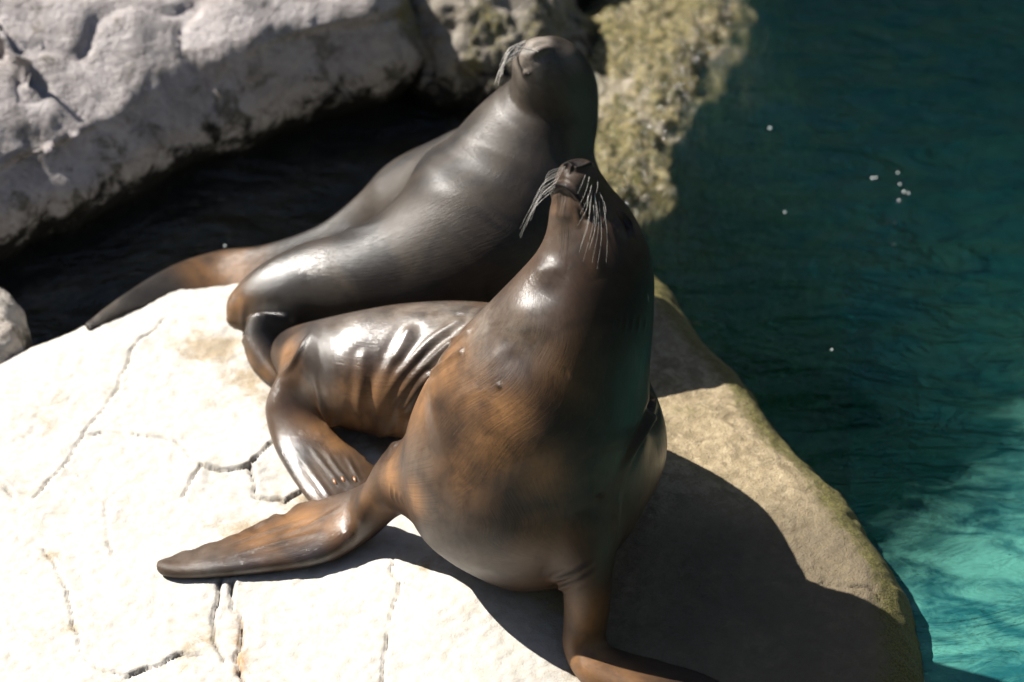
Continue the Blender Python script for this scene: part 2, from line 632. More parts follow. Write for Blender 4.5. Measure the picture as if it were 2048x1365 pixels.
def water_mat():
    m = bpy.data.materials.new('pool_water')
    m.use_nodes = True
    nt = m.node_tree
    nt.nodes.clear()
    g = N(nt)
    out = g.node('ShaderNodeOutputMaterial')
    geo = g.node('ShaderNodeNewGeometry')
    p = geo.outputs['Position']
    n1 = g.noise(g.scale(p, (3.0, 7.0, 3.0)), 1.0, 4, .55, 1.2)
    n2 = g.noise(g.scale(p, (14.0, 30.0, 14.0)), 1.0, 3, .55, .8)
    nrm = g.bump(n1, .9, .035)
    nrm = g.bump(n2, .9, .009, nrm)
    gl = g.node('ShaderNodeBsdfGlossy')
    gl.inputs['Roughness'].default_value = .03
    g.put(gl.inputs['Normal'], nrm)
    rf = g.node('ShaderNodeBsdfRefraction')
    rf.inputs['IOR'].default_value = 1.33
    rf.inputs['Roughness'].default_value = .0
    g.put(rf.inputs['Normal'], nrm)
    tr = g.node('ShaderNodeBsdfTransparent')
    fr = g.node('ShaderNodeFresnel')
    fr.inputs['IOR'].default_value = 1.33
    g.put(fr.inputs['Normal'], nrm)
    m1 = g.node('ShaderNodeMixShader')
    m1.inputs[0].default_value = .5
    nt.links.new(rf.outputs[0], m1.inputs[1])
    nt.links.new(tr.outputs[0], m1.inputs[2])
    m2 = g.node('ShaderNodeMixShader')
    g.put(m2.inputs[0], fr.outputs[0])
    nt.links.new(gl.outputs[0], m2.inputs[2])
    nt.links.new(m2.outputs[0], out.inputs['Surface'])
    df = g.node('ShaderNodeBsdfDiffuse')
    g.put(df.inputs['Normal'], nrm)
    n3 = g.noise(g.scale(p, (7.0, 13, 7.0)), 1.0, 7, .66, .7)
    g.put(df.inputs['Color'], g.mix(g.attr('sunlit_tint'), g.mix(g.ramp(n3, .35, .65), (.016, .095, .125), (.045, .125, .100)), g.mix(g.ramp(n3, .35, .65), (.015, .12, .13), (.095, .33, .27))))
    m3 = g.node('ShaderNodeMixShader')
    ch = g.ramp(g.math('ADD', g.attr('sunlit_tint'), g.math('MULTIPLY', g.math('SUBTRACT', n3, .5), 1.1)), .20, 1.0, 0.0, .60)
    g.put(m3.inputs[0], g.math('MAXIMUM', ch, g.math('MULTIPLY', g.attr('turbid'), .065)))
    nt.links.new(m1.outputs[0], m3.inputs[1])
    nt.links.new(df.outputs[0], m3.inputs[2])
    nt.links.new(m3.outputs[0], m2.inputs[1])
    ab = g.node('ShaderNodeVolumeAbsorption')
    ab.inputs['Color'].default_value = (.18, .72, .66, 1)
    ab.inputs['Density'].default_value = 0.55
    nt.links.new(ab.outputs[0], out.inputs['Volume'])
    return m

def floor_mat():
    m, nt, b = new_mat('turquoise_pool_floor')
    g = N(nt)
    geo = g.node('ShaderNodeNewGeometry')
    p = geo.outputs['Position']
    n1 = g.noise(p, 1.6, 5, .6, .8)
    n2 = g.noise(p, 9, 6, .65, 1.0)
    c = g.mix(g.ramp(n2, .38, .62), (.22, .40, .36), (.55, .68, .62))
    al = g.attr('algae')
    c = g.mix(g.ramp(g.math('ADD', al, g.math('MULTIPLY', g.math('SUBTRACT', n1, .5), 1.1)), .3, .7), c, g.mix(g.ramp(n2, .38, .62), (.025, .080, .105), (.060, .15, .13)))
    g.put(b.inputs['Base Color'], c)
    b.inputs['Roughness'].default_value = .8
    g.put(b.inputs['Normal'], g.bump(n2, .6, .05))
    return m

M_SLAB = slab_mat()
M_BOULDER = boulder_mat('lilac_grey_rock', (.42, .385, .375), (.28, .25, .24), -.12)
M_MOSSY = boulder_mat('mossy_rock', (.27, .24, .20), (.15, .13, .10), .10)
M_WALL = boulder_mat('sky_blocker_dark', (.05, .055, .035), (.03, .035, .02), .1)
M_DARKROCK = boulder_mat('dark_wet_rock', (.06, .055, .05), (.03, .028, .025), -.1)
M_LEFT = boulder_mat('pale_speckled_rock', (.48, .44, .39), (.36, .31, .26), -.3, tide=-.08)
M_ALGAE = algae_mat()
M_WATER = water_mat()
M_FLOOR = floor_mat()

# ------------------------------------------------------------------ the setting: pool floor, water
WATER_Z = -0.10
def axis(lo, a, b, hi, fine, coarse):
    return np.unique(np.concatenate([np.arange(lo, a, coarse), np.arange(a, b, fine), np.arange(b, hi + coarse, coarse)]).round(5))

def grid_faces(nx, ny):
    i, j = np.meshgrid(np.arange(nx - 1), np.arange(ny - 1), indexing='ij')
    a = (i * ny + j).ravel()
    return np.stack([a, a + ny, a + ny + 1, a + 1], 1)

def grid_xy(xs, ys):
    X, Y = np.meshgrid(xs, ys, indexing='ij')
    return X.ravel(), Y.ravel()

def inside_dist(x, y, poly):
    """signed distance to a closed outline in the plan, positive inside"""
    p = np.stack([x, y], 1)
    d = np.full(len(p), 1e9)
    ins = np.zeros(len(p), bool)
    q = np.asarray(poly)[:, :2]
    for a, b in zip(q, np.roll(q, -1, axis=0)):
        ab = b - a
        t = np.clip(((p - a) @ ab) / (ab @ ab), 0, 1)
        d = np.minimum(d, np.hypot(*(p - (a + t[:, None] * ab)).T))
        c = (a[1] > p[:, 1]) != (b[1] > p[:, 1])
        if abs(ab[1]) > 1e-12:
            ins ^= c & (p[:, 0] < a[0] + (p[:, 1] - a[1]) * ab[0] / ab[1])
    return np.where(ins, d, -d)

def push(pts, d):
    pts = np.asarray(pts)[:, :2]
    t = norm(np.gradient(pts, axis=0))
    return pts + d * np.stack([-t[:, 1], t[:, 0]], 1)

back = cr([P(*q, z=-.015)[:2] for q in [(-420, 880), (-150, 775), (0, 722), (100, 687), (172, 658), (230, 615), (292, 580), (350, 569), (480, 572), (620, 505), (800, 430), (1000, 400)]], 6)
back = push(back, .075)
right = cr([P(*q, z=WATER_Z)[:2] for q in [(1130, 430), (1240, 470), (1335, 590), (1425, 716), (1490, 775), (1565, 885), (1640, 965), (1725, 1055), (1775, 1130), (1815, 1200), (1840, 1280), (1856, 1365), (1860, 1480), (1830, 1640), (1700, 1800)]], 6)
SLAB = np.vstack([back, right, [[.3, -1.6], [-1.9, -1.6], [-2.2, .0]]])

# pool floor: shallow near the front right, dropping away to the back
xs = axis(-30, -2, 4, 40, .05, 2.0)
ys = axis(-12, -2, 5, 60, .05, 2.0)
x, y = grid_xy(xs, ys)
k = smooth01(y - .25 * x, -1.1, 1.6)
z = -1.05 - 2.2 * k + .12 * vnoise(np.stack([x * 1.3, y * 1.3, 0 * x], 1), 3)
floor = mesh_obj('pool_floor', np.stack([x, y, z], 1), grid_faces(len(xs), len(ys)), M_FLOOR)
attr(floor, 'algae', smooth01(y - .25 * x, -.5, .9))  # darker far floor: shade on the deep water put into its colour
tag(floor, kind='structure')

# water: one closed body with a waved top
xs = axis(-12, -1.3, 2.2, 14, .016, .6)
ys = axis(-6, -.9, 3.4, 24, .016, .6)
x, y = grid_xy(xs, ys)
fade = smooth01(np.maximum(np.abs(x - .4) - 1.6, np.abs(y - 1.2) - 2.0), .4, -.1)
h = .010 * fbm(np.stack([x * 2.2, y * 4.5, 0 * x], 1), 3, seed=11) + .004 * fbm(np.stack([x * 9 + 2 * np.sin(y * 3), y * 17, 0 * x], 1), 3, seed=31)
top = np.stack([x, y, WATER_Z + h * fade], 1)
nx, ny = len(xs), len(ys)
fc = grid_faces(nx, ny)
bot = top.copy()
bot[:, 2] = -5.0
nb = len(top)
idx = np.arange(nb).reshape(nx, ny)
side = []
for e in (idx[:, 0], idx[-1, :], idx[::-1, -1], idx[0, ::-1]):
    for a, b2 in zip(e[:-1], e[1:]):
        side.append((a, a + nb, b2 + nb, b2))
faces = np.vstack([fc, fc[:, ::-1] + nb, np.array(side)])
sunlit_tint = smooth01(x * .75 - y * .85 + .25 * vnoise(np.stack([x * 1.7, y * 2.5, 0 * x], 1), 91), .08, .95) * smooth01(x, 1.9, 1.0)  # sunlit glow of the front right water, put into the surface colour
water = tag(mesh_obj('water', np.vstack([top, bot]), faces, M_WATER), kind='structure')
turb = smooth01(x, .2, .5) * (.25 + .75 * smooth01(-inside_dist(x, y, SLAB), .12, .55))  # water murk, thinned in channel and beside slab to paint in their shade
attr(water, 'turbid', np.concatenate([turb, turb]))
attr(water, 'sunlit_tint', np.concatenate([sunlit_tint, sunlit_tint]))

# ------------------------------------------------------------------ the slab the sea lions lie on
xs = axis(-1.9, -1.0, .95, 1.05, .0045, .03)
ys = axis(-1.5, -.72, 1.0, 1.15, .0045, .03)
x, y = grid_xy(xs, ys)
p3 = np.stack([x, y, 0 * x], 1)
d = inside_dist(x, y, SLAB) + .018 * fbm(p3 * 9, 4, seed=5) + .004 * fbm(p3 * 40, 2, seed=6)
w = .13 + .04 * vnoise(p3 * 2.5, 9)
u = np.clip(1 - d / w, 0, 1)
z = WATER_Z - .04 + (.14) * np.sqrt(np.clip(1 - u * u, 0, 1))
z = np.where(d < 0, WATER_Z - .04 + 3.5 * d, z)
z = np.maximum(z, -3.6)
flat = smooth01(d, .0, .12)
z += flat * (.010 * fbm(p3 * 2.5, 3, seed=21) + .0045 * fbm(p3 * 14, 4, seed=22)) + .0022 * fbm(p3 * 70, 3, seed=23)
# the rise in the back left corner and a rise added by the chest to draw its shadow in
z += .02 * np.exp(-(((x + .62) / .25) ** 2 + ((y - .52) / .15) ** 2))
cc = P(950, 1190, z=0)
z += .032 * np.exp(-(((x - cc[0]) / .15) ** 2 + ((y - cc[1]) / .15) ** 2))
CRACKS = [
    ([(336, 645), (269, 706), (247, 746), (213, 807), (168, 863), (129, 931), (67, 998)], .0035, .012, .004),
    ([(168, 872), (241, 863), (280, 872), (345, 880), (381, 914), (404, 931)], .0028, .008, .003),
    ([(404, 931), (429, 939), (470, 940), (499, 933), (521, 908), (541, 889)], .0042, .014, .009),
    ([(404, 931), (384, 959), (370, 992)], .005, .014, .008),
    ([(499, 936), (507, 970), (510, 992), (560, 1001), (569, 1006), (603, 984)], .0045, .013, .009),
    ([(129, 934), (168, 959), (191, 981), (207, 1004), (230, 981), (252, 967)], .0025, .006, .002),
    ([(207, 1004), (216, 1048), (224, 1110)], .004, .008, .002),
    ([(90, 1096), (112, 1138), (137, 1194), (151, 1256), (163, 1306), (174, 1329), (224, 1351), (252, 1362)], .0032, .010, .003),
    ([(443, 1161), (434, 1217), (426, 1250), (432, 1295), (448, 1323)], .005, .012, .004),
    ([(465, 1166), (468, 1222), (485, 1236), (485, 1295), (474, 1320), (493, 1370)], .0055, .014, .006),
    ([(252, 1362), (314, 1334), (342, 1320), (370, 1312), (409, 1315)], .0036, .010, .005),
    ([(785, 1127), (785, 1160), (802, 1183), (788, 1222), (776, 1273), (768, 1323), (762, 1370)], .0032, .010, .004),
    ([(802, 1180), (825, 1187), (848, 1200)], .003, .007, .002),
    ([(0, 965), (25, 995)], .004, .01, .003), ([(-40, 930), (0, 965)], .004, .01, .003),
    ([(1020, 1240), (1060, 1275), (1075, 1300)], .002, -.002, .0),
    ([(1640, 1168), (1700, 1175), (1745, 1180), (1765, 1195)], .003, .008, .0),
    ([(1100, 985), (1240, 1030)], .002, .004, .0),
]
crack = np.zeros(len(x))
for pts, wd, dp, step in CRACKS:
    L = cr([P(*q, z=0)[:2] for q in pts], 8) if len(pts) > 2 else np.array([P(*q, z=0)[:2] for q in pts])
    lo, hi = L.min(0) - .12, L.max(0) + .12
    sel = np.where((x > lo[0]) & (x < hi[0]) & (y > lo[1]) & (y < hi[1]))[0]
    q3 = p3[sel]
    jit = q3[:, :2] + .007 * np.stack([fbm(q3 * 30, 3, seed=41), fbm(q3 * 30, 3, seed=42)], 1)
    best = np.full(len(sel), 1e9)
    sgn = np.zeros(len(sel))
    for a, b in zip(L[:-1], L[1:]):
        ab = b - a
        t = np.clip(((jit - a) @ ab) / (ab @ ab), 0, 1)
        r = jit - (a + t[:, None] * ab)
        dd = np.hypot(r[:, 0], r[:, 1])
        m = dd < best
        best[m] = dd[m]
        sgn[m] = np.sign(ab[0] * r[m, 1] - ab[1] * r[m, 0])
    amp = .55 + .45 * fbm(q3 * 18, 2, seed=51)
    wv = .66 * wd * (.45 + .8 * np.clip(amp, 0, 1.2))
    gg = np.exp(-(best / wv) ** 2)
    z[sel] -= dp * gg * np.clip(amp + .3, .2, 1.2)
    z[sel] += step * (sgn > 0) * np.exp(-best / .035) * np.clip(amp + .2, 0, 1)
    if dp > 0:
        crack[sel] = np.maximum(crack[sel], .8 * gg * np.clip(amp + .2, .2, 1) * min(1, dp / .012))
slab = mesh_obj('basking_rock', np.stack([x, y, z], 1), grid_faces(len(xs), len(ys)), M_SLAB)
tag(slab, 'pale cracked rock slab at the pool edge with both sea lions on it', 'rock')
def spots(lst):
    s = np.zeros(len(x))
    for px, py, rx, ry, am in lst:
        c = P(px, py, z=0)
        s = np.maximum(s, am * np.exp(-(((x - c[0]) / rx) ** 2 + ((y - c[1]) / ry) ** 2)))
    return s
stain = spots([(430, 705, .09, .07, .75), (480, 760, .07, .05, .6), (390, 640, .05, .05, .4), (490, 1050, .12, .05, .62), (600, 1000, .1, .06, .6), (760, 890, .08, .05, .6),
               (30, 1025, .04, .02, .5), (100, 1110, .04, .03, .6), (135, 1260, .03, .03, .6), (420, 1200, .05, .1, .35), (850, 1150, .05, .05, .5), (480, 600, .06, .03, .35)])
# the worn, damp side towards the pool
stain = np.maximum(stain, .95 * 0 * smooth01(x + .35 * y + .05 * vnoise(p3 * 5, 71), -.12, .10))
stain = np.maximum(stain, .42 * smooth01(fbm(p3 * 5.5, 4, seed=75), .12, .45))
attr(slab, 'stain', stain)
attr(slab, 'damp', smooth01(x + .35 * y + .06 * vnoise(p3 * 5, 71), -.10, .12))
attr(slab, 'wet', .8 * smooth01(x - .25 * y + .12 * vnoise(p3 * 3, 73), .12, .42) * smooth01(y, .12, -.12))  # algae stain, also deepening the front animal's shadow by darker colour
attr(slab, 'algae', np.maximum(1.05 * smooth01(d, .15, .03) * smooth01(x, -.1, .3), spots([(1380, 820, .08, .06, .45), (1440, 960, .05, .05, .35), (1250, 1300, .2, .15, .25)])))
attr(slab, 'crack', np.clip(crack, 0, 1))
attr(slab, 'rust', spots([(480, 1330, .012, .03, .9), (478, 1270, .012, .05, .6)]))

# ------------------------------------------------------------------ boulders round the channel
def boulder(name, c, rad, rot=0.0, seed=1, n=150, amp=.10, power=2.4, mat=None, fine=1.0):
    """closed rounded rock: a superellipsoid, roughened in several sizes"""
    th = np.linspace(0, math.pi, n)
    ph = np.linspace(0, 2 * math.pi, 2 * n, endpoint=False)
    T, Q = np.meshgrid(th, ph, indexing='ij')
    dv = np.stack([np.sin(T) * np.cos(Q), np.sin(T) * np.sin(Q), np.cos(T)], -1).reshape(-1, 3)
    r = (np.abs(dv) ** power).sum(1) ** (-1 / power)
    v = dv * r[:, None] * np.asarray(rad)
    s = float(np.mean(rad))
    v += dv * (amp * s * fbm(v / s * 1.6 + seed, 4, seed=seed))[:, None]
    v += dv * (.05 * amp * fine * fbm(v * 22 + seed, 4, seed=seed + 7))[:, None]
    ca, sa = math.cos(rot), math.sin(rot)
    v = np.stack([v[:, 0] * ca - v[:, 1] * sa, v[:, 0] * sa + v[:, 1] * ca, v[:, 2]], 1)
    m = 2 * n
    f = []
    i, j = np.meshgrid(np.arange(n - 1), np.arange(m), indexing='ij')
    a = (i * m + j).ravel()
    b2 = (i * m + (j + 1) % m).ravel()
    f = np.stack([a, a + m, b2 + m, b2], 1)
    o = mesh_obj(name, v, f, mat)
    o.location = c
    return o

# the long rear rock: a profile swept along the channel's far side
lip = cr([P(*q, z=WATER_Z+.02)[:2] for q in [(-500, 680), (-250, 590), (0, 520), (67, 476), (154, 452), (215, 418), (287, 384), (333, 356), (410, 318), (513, 292), (590, 254), (682, 226), (769, 204), (815, 186), (842, 150), (850, 90), (850, 20), (850, -60)]], 10)
prof = cr([(.13, -1.6), (.11, -.5), (.10, -.19), (.07, -.155), (.02, -.14), (-.02, -.105), (.015, -.03), (.02, .03), (-.005, .09), (-.04, .15), (-.11, .205), (-.25, .255), (-.45, .295), (-.80, .34), (-1.2, .38), (-1.8, .36), (-2.3, .0), (-2.4, -1.6)], 9)
seg = np.concatenate([[0], np.cumsum(np.linalg.norm(np.diff(lip, axis=0), axis=1))])
sn = np.arange(0, seg[-1], .008)
lipr = np.stack([np.interp(sn, seg, lip[:, 0]), np.interp(sn, seg, lip[:, 1])], 1)
for _ in range(30):
    lipr[1:-1] = .5 * lipr[1:-1] + .25 * (lipr[:-2] + lipr[2:])
tg = norm(np.gradient(lipr, axis=0))
nout = np.stack([tg[:, 1], -tg[:, 0]], 1)          # towards the channel
blendn = smooth01(prof[:, 0], -.15, -1.0)[None, :, None]
mean_n = norm(np.array([.43, -.9]))[None, None, :]
nn = norm(nout[:, None, :] * (1 - blendn) + mean_n * blendn)
ps = np.concatenate([[0], np.cumsum(np.linalg.norm(np.diff(prof, axis=0), axis=1))])
pr = np.stack([np.interp(np.linspace(0, ps[-1], 420) , ps, prof[:, 0]), np.interp(np.linspace(0, ps[-1], 420), ps, prof[:, 1])], 1)
blendn = smooth01(pr[:, 0], -.15, -1.0)[None, :, None]
nn = norm(nout[:, None, :] * (1 - blendn) + mean_n * blendn)
lean = 1 + (.45 * smooth01(sn, sn[-1] * .62, sn[-1] * .25) - .42 * smooth01(sn, sn[-1] * .42, sn[-1] * .7))[:, None, None] * (pr[:, 0] < -.03)[None, :, None]
xy = lipr[:, None, :] + nn * pr[None, :, 0:1] * lean
v = np.concatenate([xy, np.broadcast_to(pr[None, :, 1:2], (len(lipr), len(pr), 1))], 2).reshape(-1, 3)
f = grid_faces(len(lipr), len(pr))
nv = vnormals(v, f)
if nv[len(v) // 2, 2] < 0:
    f = f[:, ::-1]
    nv = -nv
up = smooth01(v[:, 2], -.1, .15)
v = v + nv * (up * (.085 * fbm(v * 2.4, 2, seed=61) + .018 * fbm(v * 5.5, 2, seed=62) - .016 * np.exp(-(fbm(v * 2.1 + 4, 3, seed=66) / .022) ** 2)) + .007 * fbm(v * 20, 3, seed=63) + .003 * fbm(v * 75, 3, seed=64))[:, None]
rear_moss = np.repeat(smooth01(sn, sn[-1] * .70, sn[-1] * .80), len(pr))
rear = tag(mesh_obj('rear_rock', v, f, M_BOULDER), 'large lilac grey rock along the far side of the dark channel', 'rock')
attr(rear, 'moss', rear_moss)

left = tag(boulder('channel_rock', P(-225, 775, z=-.14), (.30, .20, .20), .35, seed=4, mat=M_LEFT, amp=.13, power=3.0), 'small pale speckled rock beside the slab at the left end of the channel', 'rock')
moss = tag(boulder('mossy_rock', P(935, 70, z=-.09), (.25, .34, .26), .4, seed=12, mat=M_MOSSY, amp=.22), 'mossy broken rock behind the head of the rear sea lion', 'rock')
darkr = tag(boulder('wet_rock', P(1100, -70, z=-.12), (.22, .3, .22), -.4, seed=23, mat=M_DARKROCK, amp=.2), 'dark wet rock overhanging the golden algae ledge', 'rock')

# unseen dark wall ring, added to block the sky and darken water reflections
ph = np.linspace(0, 2 * math.pi, 240)
hs = np.linspace(0, 1, 24)
Q, H = np.meshgrid(ph, hs, indexing='ij')
Q, H = Q.ravel(), H.ravel()
top_h = 6.0 + 1.0 * smooth01(np.sin(Q), .45, .95)
rr = 9.0 + .8 * H
v = np.stack([.5 + rr * np.cos(Q), 1.0 + rr * np.sin(Q), -3.5 + H * (3.5 + top_h)], 1)
v += norm(np.stack([np.cos(Q), np.sin(Q), 0 * Q], 1)) * (.7 * fbm(v * .8, 4, seed=95))[:, None]
tag(mesh_obj('sky_blocker_wall', v, grid_faces(240, 24), M_WALL), kind='structure')

# the algae ledge just at the water line
LED = np.array([P(*q, z=WATER_Z)[:2] for q in [(930, 190), (1050, 120), (1130, 40), (1180, -120), (1500, -160), (1494, 0), (1490, 60), (1482, 120), (1440, 175), (1395, 200), (1380, 260), (1350, 330), (1325, 400), (1260, 440), (1150, 440), (980, 240)]])
xs = np.arange(LED[:, 0].min() - .5, LED[:, 0].max() + .5, .009)
ys = np.arange(LED[:, 1].min() - .5, LED[:, 1].max() + .5, .009)
x2, y2 = grid_xy(xs, ys)
q3 = np.stack([x2, y2, 0 * x2], 1)
dl = inside_dist(x2, y2, LED) + .07 * fbm(q3 * 4.5, 3, seed=81)
z2 = WATER_Z - .02 + .06 * smooth01(dl, -.02, .14) + np.minimum(dl, 0) * 1.35 - 9 * np.minimum(dl, 0) ** 2
z2 = np.maximum(z2, -3.4) + .020 * fbm(q3 * 8, 3, seed=82) + .016 * fbm(q3 * 28, 4, seed=83) + .006 * fbm(q3 * 80, 2, seed=84)
ledge = tag(mesh_obj('algae_ledge', np.stack([x2, y2, z2], 1), grid_faces(len(xs), len(ys)), M_ALGAE), 'sunlit wet rock ledge covered in golden algae at the water line', 'rock')

# white beads set on the water in place of sun glints
SPARKLES = [(1540, 257, 5.2, 'brightest lone bubble on the dark water right of the algae ledge'), (1745, 357, 5, 'left bubble of the bright touching pair on the dark water'),
       (1752, 356, 4, 'right bubble of the bright touching pair on the dark water'), (1808, 384, 5, 'lower bright bubble of the scattered cluster'), (1817, 387, 4, 'small bubble touching the lower bright one of the cluster'),
       (1796, 346, 4, 'topmost faint bubble of the scattered cluster'), (1800, 369, 4, 'middle faint bubble of the scattered cluster'), (1798, 401, 4, 'bottom faint bubble of the scattered cluster'),
       (1664, 700, 4, 'single tiny bubble in open water right of the front sea lion'), (1570, 425, 4, 'faint lone bubble right of the front sea lion nose'), (450, 492, 4, 'tiny bubble on the dark channel above the rear flipper')]
for px, py, rpx, lab in SPARKLES:
    c = P(px, py, z=WATER_Z + .004)
    r = rpx * depth(c) / F_PX * .6
    th = np.linspace(0, math.pi, 9)
    ph = np.linspace(0, 2 * math.pi, 14, endpoint=False)
    v = np.array([(r * math.sin(a) * math.cos(b), r * math.sin(a) * math.sin(b), .8 * r * math.cos(a)) for a in th for b in ph])
    f = [(i * 14 + j, i * 14 + 14 + j, i * 14 + 14 + (j + 1) % 14, i * 14 + (j + 1) % 14) for i in range(8) for j in range(14)]
    bb = mesh_obj('sparkle', v, f, M_SPARKLE)
    bb.location = c
    tag(bb, lab, 'sparkle', 'white beads set as sun glints on the water')

# ------------------------------------------------------------------ the sea lion in front
A_HIP = body_stations([
    (548, 715, .06, 12, 12), (575, 705, .075, 45, 45), (640, 728, .10, 92, 92), (720, 742, .125, 122, 118), (820, 742, .135, 136, 130),
    (930, 742, .15, 140, 140), (1040, 770, .175, 155, 155), (1125, 830, .20, 185, 180), (1155, 890, .22, 180, 180), (1130, 940, .26, 170, 170), (1110, 950, .30, 100, 100)])
A_CHEST = body_stations([
    (1010, 1162, .05, 60, 50), (1018, 1134, .075, 132, 110), (1028, 1075, .125, 198, 185), (1040, 990, .205, 240, 228), (1060, 890, .305, 246, 228),
    (1092, 780, .425, 218, 205), (1136, 680, .525, 176, 165), (1172, 590, .61, 142, 134), (1188, 515, .675, 117, 112), (1180, 450, .73, 90, 86),
    (1164, 400, .775, 66, 62), (1155, 357, .818, 49, 47), (1153, 338, .829, 39, 35), (1152, 327, .835, 28, 24), (1151, 321, .838, 12, 10)])
A_FORE_L = blade_stations([
    ((900, 1000, .22), (880, 860, .24), .06), ((820, 1005, .17), (800, 890, .19), .05), ((772, 1032, .10), (752, 950, .13), .042),
    ((728, 1078, .04), (700, 980, .065), .031), ((650, 1122, .025), (610, 1005, .03), .022), ((540, 1140, .022), (520, 1042, .018), .017),
    ((440, 1150, .02), (425, 1082, .014), .014), ((365, 1153, .018), (355, 1106, .014), .011), ((328, 1148, .018), (322, 1119, .016), .010), ((314, 1140, .018), (311, 1127, .017), .006)])
A_FORE_R = blade_stations([
    ((1110, 1040, .25), (1220, 1030, .25), .06), ((1128, 1150, .18), (1224, 1130, .18), .05), ((1132, 1230, .10), (1220, 1210, .10), .042),
    ((1130, 1305, .04), (1214, 1280, .045), .036), ((1175, 1368, .025), (1250, 1302, .03), .028), ((1290, 1420, .02), (1330, 1322, .022), .022),
    ((1400, 1440, .02), (1420, 1352, .02), .016), ((1500, 1440, .018), (1510, 1400, .018), .008)])
A_HIND = blade_stations([
    ((600, 715, .12), (690, 790, .10), .055), ((562, 755, .10), (650, 800, .09), .045), ((532, 815, .06), (652, 838, .06), .036),
    ((545, 885, .035), (685, 878, .035), .026), ((580, 950, .028), (725, 908, .028), .018), ((622, 1010, .022), (765, 945, .022), .013), ((650, 1040, .02), (790, 985, .02), .008)])
mA = blend([(loft(A_CHEST, 8, 64), None, 0, 0),
            (loft(A_HIP, 8, 64), P(1130, 850, z=.25), .22, .035),
            (loft(A_FORE_L), P(810, 960, z=.18), .15, .10),
            (loft(A_FORE_R), P(1175, 1120, z=.2), .12, .06),
            (loft(A_HIND), P(620, 740, z=.11), .08, .04)], 0.0034)

def flow_attr(S, *spines):
    """arc length along the nearest spine and girth round it, so that fur can run along the body"""
    sp = np.vstack([s for s in spines])
    al = np.concatenate([np.concatenate([[0], np.cumsum(np.linalg.norm(np.diff(s, axis=0), axis=1))]) + 3.0 * k for k, s in enumerate(spines)])
    tg = np.vstack([norm(np.gradient(s, axis=0)) for s in spines])
    out = np.zeros_like(S.v)
    for i in range(0, len(S.v), 8000):
        v = S.v[i:i + 8000]
        d2 = (v ** 2).sum(1)[:, None] + (sp ** 2).sum(1)[None] - 2 * v @ sp.T
        j = d2.argmin(1)
        r = v - sp[j]
        a = al[j]
        u = norm(np.cross(tg[j], np.array([.3, .5, .81])))
        w = np.cross(tg[j], u)
        rad = np.linalg.norm(r, axis=1)
        ang = np.arctan2((r * w).sum(1), (r * u).sum(1))
        out[i:i + 8000] = np.stack([a, np.sin(ang) * .25, np.cos(ang) * .25], 1)
    return relax(out, S.f, 25)

def build(name, S, mat, spines, label, group):
    root = bpy.data.objects.new(name, None)
    scene.collection.objects.link(root)
    tag(root, label, 'sea lion', group)
    o = mesh_obj('body', S.v, S.f, mat, root)
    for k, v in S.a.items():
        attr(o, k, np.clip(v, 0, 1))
    attr_vec(o, 'flow', flow_attr(S, *spines))
    return root

def tube(name, pts, r0, r1, mat, parent, m=5):
    q = cr(pts, 6)
    k = len(q)
    tg = norm(np.gradient(q, axis=0))
    u = norm(np.cross(tg, np.array([.2, -.9, .4])))
    w = np.cross(tg, u)
    rr = np.linspace(r0, r1, k)[:, None, None]
    t = np.linspace(0, 2 * math.pi, m, endpoint=False)
    v = q[:, None, :] + rr * (u[:, None, :] * np.cos(t)[None, :, None] + w[:, None, :] * np.sin(t)[None, :, None])
    f = [(i * m + j, i * m + (j + 1) % m, i * m + m + (j + 1) % m, i * m + m + j) for i in range(k - 1) for j in range(m)]
    return mesh_obj(name, v.reshape(-1, 3), f, mat, parent)

def pellet(name, c, ax, n, lx, ly, lz, mat, parent):
    """small almond-shaped solid lying on a surface: long axis ax, thickness along n"""
    ax = norm(ax - n * np.dot(ax, n))
    b = np.cross(n, ax)
    th = np.linspace(0, math.pi, 9)
    ph = np.linspace(0, 2 * math.pi, 12, endpoint=False)
    v = []
    for a in th:
        s = math.sin(a) ** 1.2
        for p in ph:
            v.append(c + ax * lx * math.cos(a) + b * ly * s * math.cos(p) + n * lz * s * math.sin(p))
    f = [(i * 12 + j, i * 12 + 12 + j, i * 12 + 12 + (j + 1) % 12, i * 12 + (j + 1) % 12) for i in range(8) for j in range(12)]
    return mesh_obj(name, v, f, mat, parent)

def near_n(S, p):
    h = S.bvh.find_nearest(Vector(p))
    q = S.f[h[2]]
    return norm(S.n[q].mean(0))

# ---- sculpt the front animal
SA = Skin(relax(mA[0], mA[1], 4), mA[1])
for pts, wd, dp in (([(727, 715), (720, 796), (724, 850), (735, 872)], .009, .004), ([(817, 665), (777, 742), (754, 814), (758, 872)], .010, .007),
                    ([(915, 644), (858, 683), (799, 751), (772, 814), (770, 876)], .009, .008), ([(935, 664), (886, 696), (822, 760), (790, 814), (779, 868)], .007, .006),
                    ([(920, 704), (904, 714), (845, 764), (806, 820)], .006, .005), ([(900, 640), (840, 672), (800, 715)], .008, .003)):
    SA.groove(pts, wd * 1.1, dp * .65, dark=.25, lip=dp * .3, taper=False)
SA.groove([(626, 735), (634, 777), (648, 822), (668, 850)], .009, .016, dark=.6)
SA.groove([(622, 662), (603, 700), (585, 730), (560, 752)], .007, .008, dark=.5)
for pts in ([(603, 914), (626, 948), (655, 985), (668, 1000)], [(618, 888), (638, 917), (667, 953), (688, 982)], [(647, 893), (669, 931), (691, 958), (703, 978)], [(690, 905), (705, 936), (724, 968)]):
    SA.groove(pts, .0048, .0026, dark=.3, lip=.0004)
SA.groove([(1316, 770), (1296, 840), (1262, 910), (1232, 975)], .010, .014, dark=.3, lip=.005)
